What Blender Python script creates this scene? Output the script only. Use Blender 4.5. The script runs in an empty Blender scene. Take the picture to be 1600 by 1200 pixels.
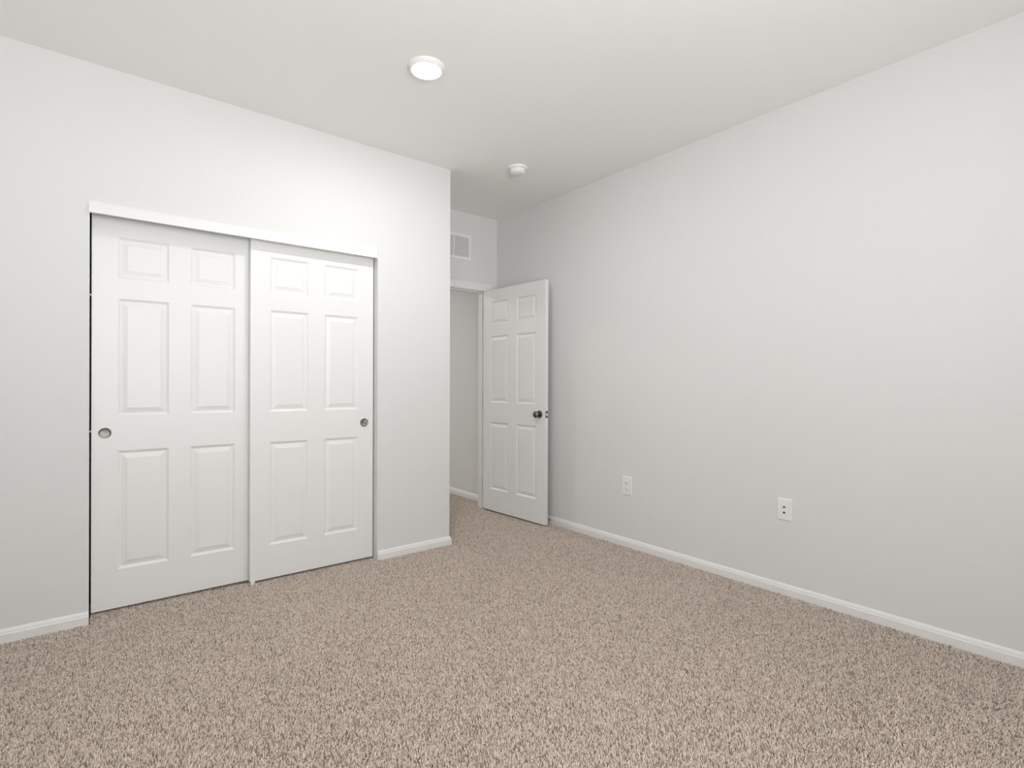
import bpy, bmesh, math, random
import numpy as np
from mathutils import Matrix, Vector

sc = bpy.context.scene
COL = sc.collection

# ------------------------------------------------------------------ camera
CAM_Z = 1.178
YAW, PITCH, ROLL = 0.6759, -0.0006, 0.0029
F = Vector((math.sin(YAW) * math.cos(PITCH), math.cos(YAW) * math.cos(PITCH), math.sin(PITCH)))
R0 = Vector((math.cos(YAW), -math.sin(YAW), 0.0))
U0 = R0.cross(F)
RR = R0 * math.cos(ROLL) + U0 * math.sin(ROLL)
UU = U0 * math.cos(ROLL) - R0 * math.sin(ROLL)
cam_data = bpy.data.cameras.new('camera')
cam_data.sensor_width = 36.0
cam_data.lens = 36.0 * 824.6 / 1600.0
cam_data.clip_start = 0.02
cam = bpy.data.objects.new('camera', cam_data)
COL.objects.link(cam)
cam.matrix_world = Matrix(((RR.x, UU.x, -F.x, 0.0), (RR.y, UU.y, -F.y, 0.0), (RR.z, UU.z, -F.z, CAM_Z), (0, 0, 0, 1)))
sc.camera = cam

# ------------------------------------------------------------------ room sizes
H = 2.743                       # ceiling height
FLOOR = -0.012                  # subfloor, the carpet pile rises to z = 0
XL, XR = -0.62, 3.0537          # left and right walls
YB, Y1, Y2 = -0.75, 3.3075, 4.0472   # rear wall, closet wall, alcove wall
XC = 2.067                      # corner of the closet wall
OX0, OX1, OZ = 0.002, 1.5025, 2.050   # closet opening
DX0, DX1, DZ = 2.102, 2.922, 2.045   # clear opening of the room door
WX0, WX1, WZ0, WZ1 = -0.40, 1.45, 0.75, 2.28   # window behind the camera
T = 0.115

# ------------------------------------------------------------------ daylight
world = bpy.data.worlds.new('sky')
sc.world = world
world.use_nodes = True
nt = world.node_tree
nt.nodes.clear()
out = nt.nodes.new('ShaderNodeOutputWorld')
bg = nt.nodes.new('ShaderNodeBackground')
tc = nt.nodes.new('ShaderNodeTexCoord')
sep = nt.nodes.new('ShaderNodeSeparateXYZ')
ramp = nt.nodes.new('ShaderNodeValToRGB')
mr = nt.nodes.new('ShaderNodeMapRange')
mr.inputs['From Min'].default_value = -0.15
mr.inputs['From Max'].default_value = 0.15
ramp.color_ramp.elements[0].color = (1.400, 1.425, 1.450, 1)  # sunlit pale ground outside
ramp.color_ramp.elements[1].color = (0.730, 0.748, 0.768, 1)  # pale sky
nt.links.new(tc.outputs['Generated'], sep.inputs[0])
nt.links.new(sep.outputs['Z'], mr.inputs['Value'])
nt.links.new(mr.outputs[0], ramp.inputs['Fac'])
nt.links.new(ramp.outputs['Color'], bg.inputs['Color'])
bg.inputs['Strength'].default_value = 8.6
nt.links.new(bg.outputs[0], out.inputs['Surface'])

portal = bpy.data.lights.new('window_daylight', 'AREA')
portal.shape = 'RECTANGLE'
portal.size, portal.size_y = WX1 - WX0, WZ1 - WZ0
portal.cycles.is_portal = True
po = bpy.data.objects.new('window_daylight', portal)
COL.objects.link(po)
po.location = ((WX0 + WX1) / 2, YB - T - 0.01, (WZ0 + WZ1) / 2)
po.rotation_euler = (math.pi / 2, 0, 0)
po.rotation_euler = (Vector((0, 1, 0)).to_track_quat('-Z', 'Z')).to_euler()

vs = sc.view_settings
vs.view_transform = 'Standard'
vs.look = 'None'
vs.exposure = 0.02
vs.gamma = 1.0
vs.use_curve_mapping = False
sc.cycles.max_bounces = 16
sc.cycles.diffuse_bounces = 12
sc.cycles.use_denoising = True
sc.cycles.caustics_reflective = False

# ------------------------------------------------------------------ materials
def srgb(r, g, b):
    f = lambda c: c / 12.92 if c <= 0.04045 else ((c + 0.055) / 1.055) ** 2.4
    return (f(r / 255), f(g / 255), f(b / 255), 1)

def mat(name, col, rough=0.5, metal=0.0, bump=0.0, scale=200.0, detail=2.0, vary=0.0, spec=0.5, coat=0.0):
    m = bpy.data.materials.new(name)
    m.use_nodes = True
    n, l = m.node_tree.nodes, m.node_tree.links
    b = n['Principled BSDF']
    b.inputs['Base Color'].default_value = col
    b.inputs['Roughness'].default_value = rough
    b.inputs['Metallic'].default_value = metal
    b.inputs['Specular IOR Level'].default_value = spec
    if bump or vary:
        t = n.new('ShaderNodeTexCoord')
        nz = n.new('ShaderNodeTexNoise')
        nz.inputs['Scale'].default_value = scale
        nz.inputs['Detail'].default_value = detail
        l.new(t.outputs['Object'], nz.inputs['Vector'])
    if bump:
        bp = n.new('ShaderNodeBump')
        bp.inputs['Strength'].default_value = bump
        bp.inputs['Distance'].default_value = 0.002
        l.new(nz.outputs['Fac'], bp.inputs['Height'])
        l.new(bp.outputs['Normal'], b.inputs['Normal'])
    if vary:
        mx = n.new('ShaderNodeMix')
        mx.data_type = 'RGBA'
        mx.inputs['A'].default_value = [c * (1 - vary) for c in col[:3]] + [1]
        mx.inputs['B'].default_value = [min(1, c * (1 + vary)) for c in col[:3]] + [1]
        l.new(nz.outputs['Fac'], mx.inputs['Factor'])
        l.new(mx.outputs['Result'], b.inputs['Base Color'])
    return m

M = {
    'wall': mat('wall_paint', (0.700, 0.699, 0.691, 1), 0.75, bump=0.22, scale=130, spec=0.25),
    'ceiling': mat('ceiling_paint', (0.870, 0.868, 0.850, 1), 0.85, bump=0.25, scale=110, spec=0.2),
    'trim': mat('trim_paint', (0.775, 0.773, 0.764, 1), 0.45, bump=0.015, scale=60),
    'door': mat('door_paint', (0.785, 0.784, 0.774, 1), 0.42, bump=0.02, scale=90),
    'plastic': mat('white_plastic', (0.80, 0.80, 0.79, 1), 0.35, bump=0.01, scale=300),
    'nickel': mat('satin_nickel', (0.50, 0.49, 0.465, 1), 0.30, 1.0, bump=0.01, scale=400),
    'dark_nickel': mat('dark_nickel', (0.23, 0.22, 0.20, 1), 0.22, 1.0, bump=0.01, scale=400),
    'bright_metal': mat('bright_spring_steel', (0.72, 0.72, 0.70, 1), 0.38, 0.6, bump=0.01, scale=400),
    'black': mat('black_rubber', (0.012, 0.012, 0.012, 1), 0.6, bump=0.02, scale=300),
    'dark_hole': mat('dark_recess', (0.02, 0.02, 0.02, 1), 0.7, bump=0.02, scale=300),
    'subfloor': mat('carpet_backing', (0.16, 0.125, 0.10, 1), 0.95, bump=0.2, scale=300, vary=0.2),
    'filter': mat('grille_filter', (0.55, 0.55, 0.54, 1), 0.9, bump=0.1, scale=300),
    'bumper': mat('clear_bumper', (0.75, 0.75, 0.74, 1), 0.3, bump=0.01, scale=300),
}

def carpet_material():
    m = bpy.data.materials.new('carpet_yarn')
    m.use_nodes = True
    n, l = m.node_tree.nodes, m.node_tree.links
    b = n['Principled BSDF']
    b.inputs['Roughness'].default_value = 0.95
    b.inputs['Specular IOR Level'].default_value = 0.08
    b.inputs['Sheen Weight'].default_value = 0.7
    b.inputs['Sheen Roughness'].default_value = 0.35
    at = n.new('ShaderNodeAttribute')
    at.attribute_name = 'yarn'
    cr = n.new('ShaderNodeValToRGB')
    e = cr.color_ramp.elements
    e[0].position, e[0].color = 0.0, (0.20, 0.145, 0.110, 1)
    e[1].position, e[1].color = 1.0, (0.87, 0.74, 0.635, 1)
    k = e.new(0.30); k.color = (0.43, 0.335, 0.270, 1)
    k = e.new(0.62); k.color = (0.645, 0.53, 0.438, 1)
    l.new(at.outputs['Fac'], cr.inputs['Fac'])
    l.new(cr.outputs['Color'], b.inputs['Base Color'])
    return m
M['carpet'] = carpet_material()

def cup_material():
    m = mat('brushed_pull', (0.345, 0.34, 0.325, 1), 0.50, 1.0)
    n, l = m.node_tree.nodes, m.node_tree.links
    b = n['Principled BSDF']
    b.inputs['Anisotropic'].default_value = 0.75
    tg = n.new('ShaderNodeTangent')
    tg.direction_type = 'RADIAL'
    tg.axis = 'Y'
    l.new(tg.outputs[0], b.inputs['Tangent'])
    return m
M['brushed'] = cup_material()

def lens_material(name, col, strength):
    m = bpy.data.materials.new(name)
    m.use_nodes = True
    b = m.node_tree.nodes['Principled BSDF']
    b.inputs['Base Color'].default_value = (0.9, 0.9, 0.88, 1)
    b.inputs['Emission Color'].default_value = col
    b.inputs['Emission Strength'].default_value = strength
    return m
M['lens'] = lens_material('lit_lens', (0.985, 0.99, 0.995, 1), 265.0)
M['hall_fill_lens'] = lens_material('added_hall_fill_lens', (0.975, 0.975, 0.945, 1), 820.0)  # emitter for the added, out-of-view hallway fill light

# ------------------------------------------------------------------ mesh helpers
def box(bm, x0, x1, y0, y1, z0, z1):
    v = [bm.verts.new(p) for p in ((x0, y0, z0), (x1, y0, z0), (x1, y1, z0), (x0, y1, z0),
                                   (x0, y0, z1), (x1, y0, z1), (x1, y1, z1), (x0, y1, z1))]
    for f in ((3, 2, 1, 0), (4, 5, 6, 7), (0, 1, 5, 4), (1, 2, 6, 5), (2, 3, 7, 6), (3, 0, 4, 7)):
        bm.faces.new([v[i] for i in f])

def loft(bm, loops, cap0=True, cap1=True, closed=True):
    rings = [[bm.verts.new(p) for p in lp] for lp in loops]
    n = len(rings[0])
    for a, b in zip(rings, rings[1:]):
        for i in range(n if closed else n - 1):
            j = (i + 1) % n
            bm.faces.new((a[i], a[j], b[j], b[i]))
    if cap0: bm.faces.new(list(reversed(rings[0])))
    if cap1: bm.faces.new(rings[-1])

def lathe(bm, prof, mtx=Matrix.Identity(4), n=32, cap0=True, cap1=True):
    """prof: (radius, height) pairs turned about local Z, then moved by mtx."""
    loops = []
    for r, z in prof:
        loops.append([mtx @ Vector((r * math.cos(2 * math.pi * i / n), r * math.sin(2 * math.pi * i / n), z)) for i in range(n)])
    loft(bm, loops, cap0, cap1)

def obj(name, bm, material, parent=None, smooth=None, bevel=0.0):
    bmesh.ops.recalc_face_normals(bm, faces=bm.faces)
    me = bpy.data.meshes.new(name)
    bm.to_mesh(me)
    bm.free()
    me.materials.append(M[material])
    if smooth is not None:
        me.shade_smooth()
        me.set_sharp_from_angle(angle=math.radians(smooth))
    o = bpy.data.objects.new(name, me)
    COL.objects.link(o)
    if parent is not None: o.parent = parent
    if bevel:
        md = o.modifiers.new('edge', 'BEVEL')
        md.width = bevel
        md.segments = 2
        md.limit_method = 'ANGLE'
        md.angle_limit = math.radians(60)
    return o

def tag(o, label, cat, group=None, kind=None):
    o['label'] = label
    o['category'] = cat
    if group: o['group'] = group
    if kind: o['kind'] = kind
    return o

def struct(o, label, cat):
    return tag(o, label, cat, kind='structure')

def thing(name, loc, label, cat, group=None):
    o = bpy.data.objects.new(name, None)
    o.empty_display_size = 0.05
    COL.objects.link(o)
    o.location = loc
    return tag(o, label, cat, group)

AXIS = {'-y': Matrix.Rotation(math.pi / 2, 4, 'X'), '-x': Matrix.Rotation(-math.pi / 2, 4, 'Y'),
        '-z': Matrix.Rotation(math.pi, 4, 'X'), '+x': Matrix.Rotation(math.pi / 2, 4, 'Y')}
def at(x, y, z, ax=None):
    t = Matrix.Translation((x, y, z))
    return t @ AXIS[ax] if ax else t

# ------------------------------------------------------------------ room shell
HY = 7.6                                                     # far end of the hallway
HXL = 0.20                                                   # left side of the hallway
b = bmesh.new(); box(b, XL - T, XR + T, YB - T, HY + T, FLOOR - 0.1, FLOOR)
struct(obj('floor', b, 'subfloor'), 'floor under the beige speckled carpet of the empty bedroom', 'floor')
b = bmesh.new(); box(b, XL - T, XR + T, YB - T, HY + T, H, H + 0.1)
struct(obj('ceiling', b, 'ceiling'), 'flat off-white ceiling with one round light and a smoke detector', 'ceiling')
b = bmesh.new(); box(b, XR, XR + T, YB - T, HY + T, FLOOR, H)
struct(obj('wall_right', b, 'wall'), 'long bare pale grey wall with two outlet plates near the baseboard', 'wall')
b = bmesh.new(); box(b, XL - T, XL, YB - T, Y2 + T, FLOOR, H)
struct(obj('wall_left', b, 'wall'), 'pale grey side wall facing the long bare wall with the outlets', 'wall')
b = bmesh.new()
box(b, XL, WX0, YB - T, YB, FLOOR, H); box(b, WX1, XR, YB - T, YB, FLOOR, H)
box(b, WX0, WX1, YB - T, YB, FLOOR, WZ0); box(b, WX0, WX1, YB - T, YB, WZ1, H)
struct(obj('wall_rear', b, 'wall'), 'pale grey wall with the window opposite the closet', 'wall')
JD = 0.14                                                    # depth of the closet opening
b = bmesh.new()
box(b, XL, OX0, Y1, Y1 + JD, FLOOR, H)
box(b, OX0, OX1, Y1, Y1 + JD, OZ, H)
box(b, OX1, XC, Y1, Y1 + JD, FLOOR, H)
box(b, XC - T, XC, Y1 + JD, Y2, FLOOR, H)
struct(obj('wall_front', b, 'wall'), 'pale grey wall holding the closet, ending at an outside corner', 'wall')
RO = 0.02
b = bmesh.new()
box(b, XL, DX0 - RO, Y2, Y2 + T, FLOOR, H)
box(b, DX1 + RO, XR, Y2, Y2 + T, FLOOR, H)
box(b, DX0 - RO, DX1 + RO, Y2, Y2 + T, DZ + RO, H)
struct(obj('wall_back', b, 'wall'), 'short grey alcove wall above and beside the doorway, with the vent grille', 'wall')
b = bmesh.new(); box(b, HXL - T, HXL, Y2 + T, HY, FLOOR, H)
struct(obj('wall_hallway_left', b, 'wall'), 'grey hallway wall across from the baseboard seen through the doorway', 'wall')
b = bmesh.new(); box(b, HXL - T, XR, HY, HY + T, FLOOR, H)
struct(obj('wall_hallway_end', b, 'wall'), 'grey end wall of the hallway beyond the doorway', 'wall')

# window in the rear wall (behind the camera)
b = bmesh.new()
fw = 0.05
y0, y1 = YB - 0.09, YB - 0.04
box(b, WX0, WX0 + fw, y0, y1, WZ0, WZ1); box(b, WX1 - fw, WX1, y0, y1, WZ0, WZ1)
box(b, WX0 + fw, WX1 - fw, y0, y1, WZ0, WZ0 + fw); box(b, WX0 + fw, WX1 - fw, y0, y1, WZ1 - fw, WZ1)
xm = (WX0 + WX1) / 2
box(b, xm - 0.03, xm + 0.03, y0, y1, WZ0 + fw, WZ1 - fw)
win = struct(obj('window_1', b, 'trim'), 'white framed two-light window in the rear wall', 'window')
b = bmesh.new(); box(b, WX0 - 0.05, WX1 + 0.05, YB, YB + 0.05, WZ0 - 0.03, WZ0)
obj('window_sill', b, 'trim', win)

# ------------------------------------------------------------------ baseboards and trim
BB = [(0, FLOOR), (0.0127, FLOOR), (0.0127, 0.036), (0.0118, 0.0385), (0.0095, 0.0405), (0.0088, 0.047), (0.0070, 0.052), (0.0030, 0.0585), (0, 0.0595)]
def extrude_profile(name, prof, p0, p1, out_dir, material='trim', mitre0=0.0, mitre1=0.0):
    """profile (offset, z) swept from p0 to p1 on the floor plan; the offset goes along out_dir; mitre* shifts each end in proportion to the offset"""
    b = bmesh.new()
    p0, p1, o = Vector((*p0, 0)), Vector((*p1, 0)), Vector((*out_dir, 0))
    d = (p1 - p0).normalized()
    loops = [[p + o * t + d * (mt * t) + Vector((0, 0, z)) for t, z in prof] for p, mt in ((p0, mitre0), (p1, mitre1))]
    loft(b, loops)
    return obj(name, b, material)

struct(extrude_profile('baseboard_front_left', BB, (XL, Y1), (OX0 - 0.001, Y1), (0, -1)), 'white baseboard piece on the near side of the closet doors', 'baseboard')
struct(extrude_profile('baseboard_front_right', BB, (OX1 + 0.001, Y1), (XC, Y1), (0, -1), mitre1=1.0), 'short white baseboard piece between the closet and the wall corner', 'baseboard')
struct(extrude_profile('baseboard_stub', BB, (XC, Y1), (XC, Y2), (1, 0), mitre0=-1.0), 'white baseboard around the corner on the closet return wall', 'baseboard')
struct(extrude_profile('baseboard_right', BB, (XR, Y2), (XR, YB), (-1, 0)), 'long white baseboard along the bare wall with the outlets', 'baseboard')
struct(extrude_profile('baseboard_hallway', BB, (XR, HY), (XR, Y2 + T), (-1, 0)), 'white baseboard in the hallway seen through the open doorway', 'baseboard')
struct(extrude_profile('baseboard_left', BB, (XL, YB), (XL, Y1 - 0.013), (1, 0)), 'white baseboard on the side wall beside the closet wall', 'baseboard')
struct(extrude_profile('baseboard_rear', BB, (XR - 0.013, YB), (XL + 0.013, YB), (0, 1)), 'white baseboard under the rear window', 'baseboard')

# closet header fascia
FP = [(0, 2.009), (0.016, 2.009), (0.0165, 2.013), (0.0150, 2.015), (0.0150, 2.0405), (0.0128, 2.042), (0.0128, 2.046), (0.0112, 2.052), (0.0085, 2.056), (0.0085, 2.060), (0.006, 2.066), (0, 2.067)]
o = extrude_profile('trim_1', FP, (OX0 - 0.004, Y1), (1.494, Y1), (0, -1))
struct(o, 'white moulded header board across the top of the closet opening', 'trim')
# two-channel track behind the fascia
b = bmesh.new()
for yy in (0.045, 0.094, 0.1405):
    box(b, OX0, OX1, Y1 + yy - 0.001, Y1 + yy + 0.001, 2.043, OZ - 0.002)
box(b, OX0, OX1, Y1 + 0.044, Y1 + 0.1415, OZ - 0.002, OZ)
o = obj('closet_track', b, 'nickel')
tag(o, 'metal sliding door track hidden behind the closet header board', 'track')

# doorway: jamb with stops, casing mitred at the head
b = bmesh.new()
jt = 0.02
for (x0, x1) in ((DX0 - jt, DX0), (DX1, DX1 + jt)):
    box(b, x0, x1, Y2, Y2 + T, FLOOR, DZ)
box(b, DX0 - jt, DX1 + jt, Y2, Y2 + T, DZ, DZ + jt)
ys0, ys1 = Y2 + 0.038, Y2 + 0.073
box(b, DX0, DX0 + 0.011, ys0, ys1, FLOOR, DZ - 0.011)
box(b, DX1 - 0.011, DX1, ys0, ys1, FLOOR, DZ - 0.011)
box(b, DX0, DX1, ys0, ys1, DZ - 0.011, DZ)
frame = struct(obj('trim_2', b, 'trim', bevel=0.001), 'white jamb and moulded casing around the open doorway in the alcove', 'door frame')
CP = [(0.0, 0.0), (0.0, 0.010), (0.004, 0.012), (0.010, 0.0125), (0.018, 0.011), (0.040, 0.0135), (0.048, 0.016), (0.058, 0.0165), (0.062, 0.014), (0.062, 0.0)]
def casing(name, ysurf, sgn):
    b = bmesh.new()
    cx0, cx1, cz = DX0 - 0.006, DX1 + 0.006, DZ + 0.006
    sec = lambda fx, fz: [Vector((fx(w), ysurf + sgn * t, fz(w))) for w, t in CP]
    loops = [sec(lambda w: cx0 - w, lambda w: FLOOR), sec(lambda w: cx0 - w, lambda w: cz + w),
             sec(lambda w: cx1 + w, lambda w: cz + w), sec(lambda w: cx1 + w, lambda w: FLOOR)]
    loft(b, loops)
    if sgn < 0:          # ripped to fit beside the return wall
        g = bmesh.ops.bisect_plane(b, geom=b.verts[:] + b.edges[:] + b.faces[:], plane_co=(XC + 0.0005, 0, 0), plane_no=(-1, 0, 0), clear_outer=True)
        bmesh.ops.holes_fill(b, edges=[e for e in b.edges if e.is_boundary])
    return obj(name, b, 'trim', frame)
casing('casing', Y2, -1)
casing('casing', Y2 + T, 1)
b = bmesh.new()
box(b, DX0, DX0 + 0.0012, Y2 + 0.004, Y2 + 0.032, 0.895, 0.953)
obj('strike_plate', b, 'nickel', frame)['label'] = 'satin nickel strike plate'

# ------------------------------------------------------------------ six-panel doors
PZ = [(0.198, 0.812), (0.994, 1.602), (1.708, 1.919)]        # panel heights measured from the door bottom
LOOPS = [(0.0, 0.0), (0.0020, 0.0014), (0.0110, 0.0072), (0.0150, 0.0080), (0.0180, 0.0076), (0.0370, 0.0028), (0.0400, 0.0014)]
def door_slab(W, HT, TH, px, both=True):
    """door leaf in local coordinates: x 0..W, z 0..HT, moulded faces at y = 0 (towards -y) and y = TH"""
    b = bmesh.new()
    xs = [0.0] + [c for p in px for c in p] + [W]
    zs = [0.0] + [c for p in PZ for c in p] + [HT]
    for side in ((0, 1) if both else (0,)):
        yv = (lambda d: d) if side == 0 else (lambda d: TH - d)
        for i in range(len(xs) - 1):
            for j in range(len(zs) - 1):
                x0, x1, z0, z1 = xs[i], xs[i + 1], zs[j], zs[j + 1]
                rect = lambda e, d: [b.verts.new((x, yv(d), z)) for x, z in ((x0 + e, z0 + e), (x1 - e, z0 + e), (x1 - e, z1 - e), (x0 + e, z1 - e))]
                if i % 2 == 1 and j % 2 == 1:
                    rings = [rect(e, d) for e, d in LOOPS]
                    for a, c in zip(rings, rings[1:]):
                        for k in range(4):
                            b.faces.new((a[k], a[(k + 1) % 4], c[(k + 1) % 4], c[k]))
                    b.faces.new(rings[-1])
                else:
                    b.faces.new(rect(0, 0))
    # edges of the leaf, split so that they weld to the face grid
    for x in (0.0, W):
        for z0, z1 in zip(zs, zs[1:]):
            b.faces.new([b.verts.new(p) for p in ((x, 0, z0), (x, TH, z0), (x, TH, z1), (x, 0, z1))])
    for z in (0.0, HT):
        for x0, x1 in zip(xs, xs[1:]):
            b.faces.new([b.verts.new(p) for p in ((x0, 0, z), (x1, 0, z), (x1, TH, z), (x0, TH, z))])
    bmesh.ops.remove_doubles(b, verts=b.verts, dist=1e-5)
    return b

PX30 = [(0.107, 0.331), (0.431, 0.655)]
def finger_pull(door, x, z):
    b = bmesh.new()
    m = at(x, 0, z, '-y')
    lathe(b, [(0.0275, -0.002), (0.0275, 0.0012), (0.0268, 0.0022), (0.0248, 0.0024), (0.0236, 0.0016), (0.0225, 0.0002)], m, 48, cap0=True, cap1=False)
    rim = obj('finger_pull', b, 'dark_nickel', door, smooth=40)
    rim['label'] = 'round satin metal finger pull'
    b = bmesh.new()
    lathe(b, [(0.0226, 0.0004), (0.0222, 0.0002), (0.016, -0.0004), (0.008, -0.0008), (0.001, -0.0010)], at(x, 0, z, '-y') @ Matrix.Translation((0, 0, 0.0012)), 48, cap0=False)
    obj('pull_cup', b, 'brushed', rim, smooth=40)
def bumper(door, x, y, z, ax, ln):
    b = bmesh.new()
    lathe(b, [(0.0045, 0.0), (0.0045, ln * 0.5), (0.0030, ln)], at(x, y, z, ax), 16)
    obj('bumper', b, 'bumper', door, smooth=40)['label'] = 'small clear bumper stud'

for nm, wd, x0, yf, lab in (('rear', 0.762, 0.0100, Y1 + 0.100, 'white six-panel sliding closet door set further back, its round pull beside the black gap'),
                            ('front', 0.7585, 0.7365, Y1 + 0.055, 'white six-panel sliding closet door in front, lapping over the other near the wall corner')):
    d = obj('sliding_closet_door', door_slab(wd, 2.028, 0.035, PX30), 'door', bevel=0.0012)
    d.location = (x0, yf, 0.012)
    tag(d, lab, 'closet door', 'sliding closet doors')
    if nm == 'rear':
        finger_pull(d, 0.0545, 0.907)
        bumper(d, 0.0, 0.010, 0.918, '-x', 0.0075)
        bumper(d, 0.0, 0.010, 1.610, '-x', 0.0075)
    else:
        finger_pull(d, 0.697, 0.904)
        bumper(d, 0.0, 0.012, 0.905, '-x', 0.0060)

# nylon guide that keeps the sliding doors in line
g = thing('floor_guide', (0.750, Y1 + 0.049, FLOOR), 'small white nylon guide on the carpet where the two closet doors lap', 'door guide')
b = bmesh.new()
box(b, -0.0115, 0.0115, -0.004, 0.0, 0.0, 0.034)
obj('guide_fin', b, 'plastic', g, bevel=0.001)
b = bmesh.new()
box(b, -0.0115, 0.0115, 0.0, 0.100, 0.0, 0.010)
obj('guide_base', b, 'plastic', g)

# room door, swung fully open against the right wall
W32 = 0.813
PX32 = [(0.1075, 0.351), (0.462, 0.7055)]
b = door_slab(W32, 2.028, 0.035, PX32)
door = obj('door_1', b, 'door', bevel=0.0012)
# local x runs from the hinge to the lock edge; the face at local y = 0 looks into the room
OPEN = math.radians(3.2)
dx, dy = math.sin(OPEN), -math.cos(OPEN)                     # direction hinge -> lock edge
face_n = (dy, -dx)                                           # towards -X
rot = Matrix(((dx, -face_n[0], 0), (dy, -face_n[1], 0), (0, 0, 1))).to_4x4()
door.matrix_world = Matrix.Translation((2.886, 4.030, 0.012)) @ rot
struct(door, 'white six-panel bedroom door with a dark knob, swung open against the bare wall', 'door')
kx, kz = W32 - 0.065, 0.912
def knob(yside):
    m = at(kx, 0.0, kz, '-y') if yside < 0 else Matrix.Translation((kx, 0.035, kz)) @ Matrix.Rotation(-math.pi / 2, 4, 'X')
    b = bmesh.new()
    lathe(b, [(0.0325, -0.0005), (0.0325, 0.004), (0.030, 0.008), (0.022, 0.0105), (0.013, 0.0115)], m, 40)
    rose = obj('knob_rose', b, 'dark_nickel', door, smooth=40)
    rose['label'] = 'round dark nickel rose'
    b = bmesh.new()
    lathe(b, [(0.0115, 0.009), (0.0115, 0.024), (0.016, 0.028), (0.0235, 0.034), (0.0268, 0.042), (0.0268, 0.049), (0.0235, 0.056), (0.016, 0.0605), (0.006, 0.062)], m, 40)
    obj('door_knob', b, 'dark_nickel', rose, smooth=60)['label'] = 'round dark nickel knob'
knob(-1)
b = bmesh.new()
box(b, W32 - 0.0005, W32 + 0.0012, 0.0045, 0.0305, kz - 0.029, kz + 0.029)
lp = obj('latch_plate', b, 'dark_nickel', door, bevel=0.0004)
lp['label'] = 'dark metal latch plate on the door edge'
b = bmesh.new()
loft(b, [[Vector((W32 + 0.001, 0.010, kz - 0.009)), Vector((W32 + 0.001, 0.025, kz - 0.009)), Vector((W32 + 0.001, 0.025, kz + 0.009)), Vector((W32 + 0.001, 0.010, kz + 0.009))],
         [Vector((W32 + 0.012, 0.020, kz - 0.009)), Vector((W32 + 0.012, 0.025, kz - 0.009)), Vector((W32 + 0.012, 0.025, kz + 0.009)), Vector((W32 + 0.012, 0.020, kz + 0.009))]])
obj('latch_bolt', b, 'nickel', lp)
for hz in (0.20, 1.00, 1.83):
    b = bmesh.new()
    lathe(b, [(0.0055, -0.045), (0.0055, 0.045)], Matrix.Translation((-0.004, 0.041, hz)), 16)
    box(b, -0.0012, 0.0, 0.004, 0.036, hz - 0.044, hz + 0.044)
    obj('hinge', b, 'nickel', door, smooth=40)['label'] = 'satin nickel hinge'

# rigid doorstop on the baseboard behind the door
ds = thing('doorstop', (XR - 0.0127, 3.283, 0.030), 'small metal spring doorstop on the baseboard beside the open door edge', 'doorstop')
b = bmesh.new(); lathe(b, [(0.0085, 0.0), (0.0085, 0.003), (0.007, 0.006), (0.006, 0.007)], at(0, 0, 0, '-x'), 24)
obj('mounting_base', b, 'dark_hole', ds, smooth=40)
b = bmesh.new()
prof = [(0.0042, 0.006)]
for i in range(22):
    z = 0.007 + i * 0.0022
    prof += [(0.0056, z), (0.0056, z + 0.0011), (0.0045, z + 0.0013), (0.0045, z + 0.0021)]
lathe(b, prof, at(0, 0, 0, '-x'), 16)
obj('spring', b, 'bright_metal', ds)
b = bmesh.new(); lathe(b, [(0.0065, 0.054), (0.0075, 0.056), (0.0075, 0.064), (0.0060, 0.068)], at(0, 0, 0, '-x'), 20)
obj('bumper_tip', b, 'plastic', ds, smooth=40)['label'] = 'white bumper tip'

# ------------------------------------------------------------------ outlet plates on the right wall
def rounded(w, h, r, n=6):
    pts = []
    for cx, cy, a0 in ((w / 2 - r, h / 2 - r, 0), (-w / 2 + r, h / 2 - r, 90), (-w / 2 + r, -h / 2 + r, 180), (w / 2 - r, -h / 2 + r, 270)):
        for i in range(n + 1):
            a = math.radians(a0 + 90 * i / n)
            pts.append((cx + r * math.cos(a), cy + r * math.sin(a)))
    return pts
def slab(b, w, h, r, prof, cy=0.0, cx=0.0):
    """rounded plate against the wall: prof lists (inset, height out of the wall); plate faces -x"""
    loops = [[Vector((-t, cx + y, cy + z)) for y, z in rounded(w - 2 * e, h - 2 * e, max(r - e, 0.0008))] for e, t in prof]
    loft(b, loops)
def plate(loc, label, group):
    t = thing('wall_outlet', loc, label, 'outlet', group)
    return t
PL = [(0, 0), (0, 0.002), (0.0015, 0.0045), (0.005, 0.0060), (0.007, 0.0062)]
p = thing('power_outlet', (XR, 2.467, 0.439), 'white power outlet plate on the bare wall, nearer the open door', 'outlet')
b = bmesh.new(); slab(b, 0.088, 0.138, 0.004, PL); obj('cover_plate', b, 'plastic', p, smooth=35)
for zc in (0.0205, -0.0205):
    b = bmesh.new(); slab(b, 0.034, 0.029, 0.010, [(0, 0.005), (0, 0.0076), (0.001, 0.0082)], zc)
    r = obj('receptacle', b, 'plastic', p, smooth=35)
    b = bmesh.new()
    for yc, hh in ((0.0063, 0.0088), (-0.0063, 0.0072)):
        box(b, -0.0085, -0.0080, yc - 0.0012, yc + 0.0012, zc + 0.003 - hh / 2, zc + 0.003 + hh / 2)
    lathe(b, [(0.0024, 0.0080), (0.0024, 0.0085)], at(0, 0, zc - 0.0075, '-x'), 14)
    obj('slot', b, 'dark_hole', r)['label'] = 'dark blade and ground slots'
b = bmesh.new(); lathe(b, [(0.003, 0.006), (0.003, 0.0068), (0.0018, 0.0074)], at(0, 0, 0, '-x'), 16)
obj('screw', b, 'plastic', p, smooth=40)

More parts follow.
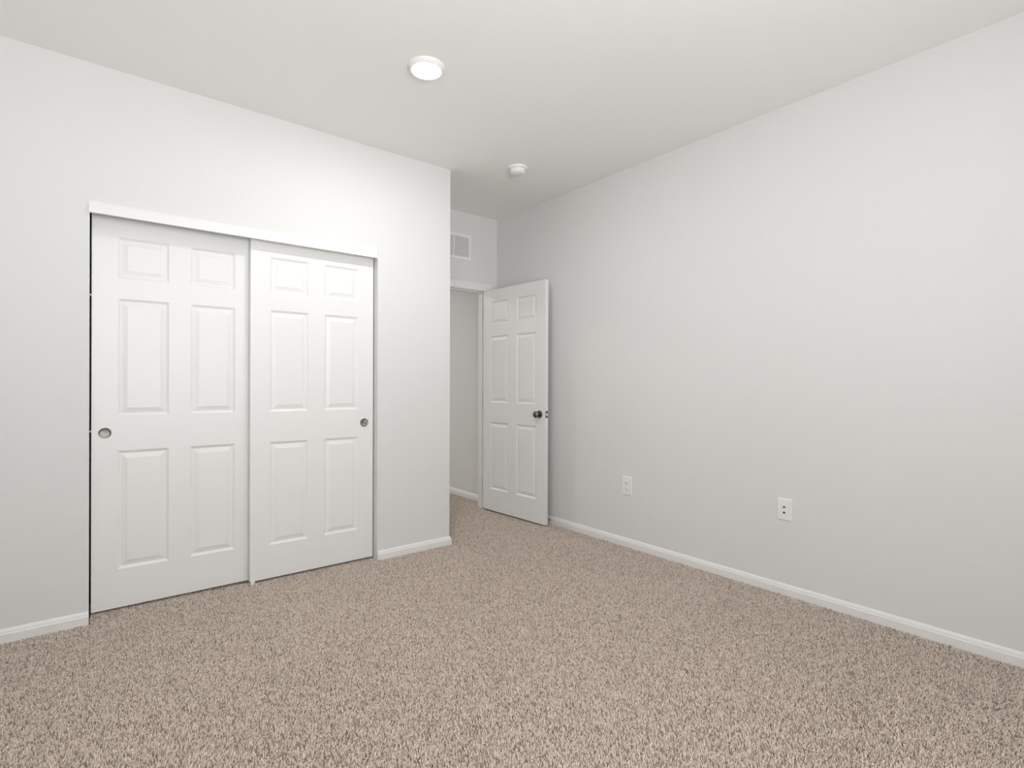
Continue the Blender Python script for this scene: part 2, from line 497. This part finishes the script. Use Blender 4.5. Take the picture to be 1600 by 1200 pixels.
p = thing('media_outlet', (XR, 1.354, 0.476), 'white media plate with two dark jacks on the bare wall', 'outlet')
b = bmesh.new(); slab(b, 0.080, 0.122, 0.004, PL); obj('cover_plate', b, 'plastic', p, smooth=35)
b = bmesh.new()
lathe(b, [(0.0065, 0.005), (0.0065, 0.0085), (0.0048, 0.0088)], at(0, 0.000, 0.014, '-x'), 6)
lathe(b, [(0.0042, 0.0085), (0.0042, 0.013), (0.0030, 0.0135)], at(0, 0.000, 0.014, '-x'), 20)
obj('coax_jack', b, 'dark_nickel', p)['label'] = 'round threaded metal coax jack'
b = bmesh.new()
slab(b, 0.0190, 0.0190, 0.0015, [(0, 0.005), (0, 0.0070), (0.0006, 0.0074)], -0.017)
j = obj('data_jack', b, 'plastic', p, smooth=35)
b = bmesh.new(); box(b, -0.0079, -0.0074, -0.0062, 0.0062, -0.0215, -0.0130); box(b, -0.0079, -0.0074, -0.003, 0.003, -0.0130, -0.0110)
obj('socket', b, 'dark_hole', j)['label'] = 'dark square socket opening'
for zz in (0.048, -0.048):
    b = bmesh.new(); lathe(b, [(0.003, 0.0058), (0.003, 0.0066), (0.0018, 0.0071)], at(0, 0, zz, '-x'), 16)
    obj('screw', b, 'plastic', p, smooth=40)

# ------------------------------------------------------------------ return air grille over the doorway
GX0, GX1, GZ0, GZ1 = 2.372, 2.757, 2.308, 2.547
gr = thing('return_air_grille', ((GX0 + GX1) / 2, Y2, (GZ0 + GZ1) / 2), 'white louvred return air grille high on the alcove wall over the doorway', 'vent')
gw, gh = GX1 - GX0, GZ1 - GZ0
def yslab(b, loops4):
    loft(b, loops4)
b = bmesh.new()
def fr(e, y): return [Vector((sx * (gw / 2 - e), -y, sz * (gh / 2 - e))) for sx, sz in ((-1, -1), (1, -1), (1, 1), (-1, 1))]
loft(b, [fr(0, 0), fr(0, 0.002), fr(0.006, 0.0075), (fr(0.026, 0.0085)), fr(0.029, 0.0065), fr(0.029, 0.0)], False, False)
obj('grille_frame', b, 'plastic', gr)
b = bmesh.new(); box(b, -gw / 2 + 0.02, gw / 2 - 0.02, -0.0012, 0.0, -gh / 2 + 0.02, gh / 2 - 0.02)
obj('filter_backing', b, 'filter', gr)['label'] = 'grey filter behind the louvres'
b = bmesh.new()
n = 24
for i in range(n):
    z = -gh / 2 + 0.032 + i * (gh - 0.064) / (n - 1)
    for x0, x1 in ((-gw / 2 + 0.028, -0.006), (0.006, gw / 2 - 0.028)):
        loft(b, [[Vector((x, -0.0015, z + 0.0030)), Vector((x, -0.0025, z + 0.0036)), Vector((x, -0.0068, z - 0.0024)), Vector((x, -0.0060, z - 0.0032))] for x in (x0, x1)])
obj('louvre_blades', b, 'plastic', gr)
b = bmesh.new(); box(b, -0.0062, 0.0062, -0.0085, -0.001, -gh / 2 + 0.028, gh / 2 - 0.028)
obj('mullion', b, 'plastic', gr)
for sx in (-1, 1):
    b = bmesh.new(); lathe(b, [(0.0035, 0.0078), (0.0035, 0.0088), (0.002, 0.0094)], at(sx * (gw / 2 - 0.013), 0, 0, '-y'), 14)
    obj('screw', b, 'plastic', gr, smooth=40)

# ------------------------------------------------------------------ ceiling fixtures
def disc_light(loc, label, lens):
    lt = thing('ceiling_light', loc, label, 'ceiling light')
    b = bmesh.new()
    lathe(b, [(0.0915, 0.0), (0.0915, 0.003), (0.089, 0.008), (0.082, 0.017), (0.078, 0.0205), (0.0710, 0.0205), (0.0700, 0.019)], at(0, 0, 0, '-z'), 64, cap1=False)
    obj('trim_ring', b, 'plastic', lt, smooth=40)
    b = bmesh.new()
    lathe(b, [(0.0705, 0.0188), (0.0695, 0.0200), (0.060, 0.0220), (0.035, 0.0238), (0.004, 0.0242)], at(0, 0, 0, '-z'), 64, cap0=False)
    obj('diffuser_lens', b, lens, lt, smooth=60)['label'] = 'glowing white diffuser'
disc_light((1.3005, 2.3055, H), 'round white disc light glowing on the bedroom ceiling', 'lens')
disc_light((1.30, 6.30, H), 'unseen disc light added to brighten the hallway beyond the doorway', 'hall_fill_lens')  # added fixture, never in view; only there to light the hallway

sd = thing('smoke_detector', (2.421, 2.960, H), 'small round white smoke detector on the ceiling near the alcove', 'smoke detector')
b = bmesh.new(); lathe(b, [(0.0690, 0.0), (0.0690, 0.012), (0.0670, 0.0155), (0.0640, 0.0165)], at(0, 0, 0, '-z'), 48)
obj('mounting_base', b, 'plastic', sd, smooth=40)
b = bmesh.new(); lathe(b, [(0.0555, 0.0165), (0.0555, 0.020), (0.0575, 0.0205), (0.0570, 0.030), (0.0520, 0.042), (0.0440, 0.0475), (0.0300, 0.0495), (0.0040, 0.0500)], at(0, 0, 0, '-z'), 48)
sb = obj('sensor_body', b, 'plastic', sd, smooth=40)
b = bmesh.new(); lathe(b, [(0.010, 0.049), (0.010, 0.0512), (0.008, 0.0520)], at(-0.012, -0.012, 0, '-z'), 20)
obj('test_button', b, 'plastic', sb, smooth=40)

# ------------------------------------------------------------------ carpet pile
def carpet():
    rng = np.random.default_rng(7)
    m = 0.0135
    areas = [(XL + m, XR - m, YB + m, Y1 - m), (OX0 + 0.006, OX1 - 0.006, Y1 - m, Y1 + 0.30), (XC + m, XR - m, Y1 - m, Y2 - 0.0),
             (DX0, DX1, Y2, Y2 + T), (HXL, XR - m, Y2 + T, 5.9)]
    S = 0.0051
    P = []
    for x0, x1, y0, y1 in areas:
        nx, ny = max(1, int((x1 - x0) / S)), max(1, int((y1 - y0) / S))
        gx, gy = np.meshgrid((np.arange(nx) + 0.5) * (x1 - x0) / nx + x0, (np.arange(ny) + 0.5) * (y1 - y0) / ny + y0)
        P.append(np.stack([gx.ravel(), gy.ravel()], 1))
    P = np.concatenate(P)
    N = len(P)
    P += rng.uniform(-0.42, 0.42, (N, 2)) * S
    # slow drift of the lie of the pile: brushed swaths
    X, Y = P[:, 0], P[:, 1]
    lie = np.stack([np.sin(1.9 * X + 0.7 * Y + 0.4) + 0.6 * np.sin(3.7 * Y - 2.1 * X), np.sin(2.3 * Y - 1.1 * X + 1.0) + 0.6 * np.sin(4.1 * X + 1.3 * Y)], 1) * 0.0009
    hgt = rng.normal(0.0115, 0.0016, N).clip(0.007, 0.016)
    lean = rng.normal(0, 0.0024, (N, 2)) + lie
    rad = rng.uniform(0.0024, 0.0038, N)
    ang = rng.uniform(0, 2 * np.pi, N)
    K = 3
    V = np.empty((N, 2 * K, 3), np.float32)
    for k in range(K):
        a = ang + 2 * np.pi * k / K
        V[:, k, 0] = X + rad * np.cos(a); V[:, k, 1] = Y + rad * np.sin(a); V[:, k, 2] = FLOOR
        V[:, K + k, 0] = X + lean[:, 0] + 0.55 * rad * np.cos(a + 0.5); V[:, K + k, 1] = Y + lean[:, 1] + 0.55 * rad * np.sin(a + 0.5)
        V[:, K + k, 2] = FLOOR + hgt * (1.0 - 0.10 * (k == 1))
    quads = np.array([[k, (k + 1) % K, K + (k + 1) % K, K + k] for k in range(K)])
    base = (np.arange(N) * 2 * K)[:, None]
    q = (quads.ravel()[None, :] + base).reshape(N, K * 4)
    t = (np.arange(K, 2 * K)[None, :] + base)
    loops = np.concatenate([q, t], 1).ravel().astype(np.int32)
    npoly = K + 1
    sizes = np.tile(np.array([4] * K + [3]), N)
    starts = np.concatenate([[0], np.cumsum(sizes)[:-1]]).astype(np.int32)
    me = bpy.data.meshes.new('carpet')
    me.vertices.add(N * 2 * K)
    me.vertices.foreach_set('co', V.ravel())
    me.loops.add(len(loops))
    me.loops.foreach_set('vertex_index', loops)
    me.polygons.add(N * npoly)
    me.polygons.foreach_set('loop_start', starts)
    yarn = rng.beta(2.6, 1.15, N).astype(np.float32)
    fleck = rng.random(N) < 0.17                            # darker brown yarns
    yarn[fleck] *= 0.22
    att = me.attributes.new('yarn', 'FLOAT', 'POINT')
    att.data.foreach_set('value', np.repeat(yarn, 2 * K))
    me.update(calc_edges=True)
    me.materials.append(M['carpet'])
    o = bpy.data.objects.new('carpet', me)
    COL.objects.link(o)
    tag(o, 'beige and brown speckled cut-pile carpet covering the whole bedroom floor', 'carpet', kind='stuff')
carpet()
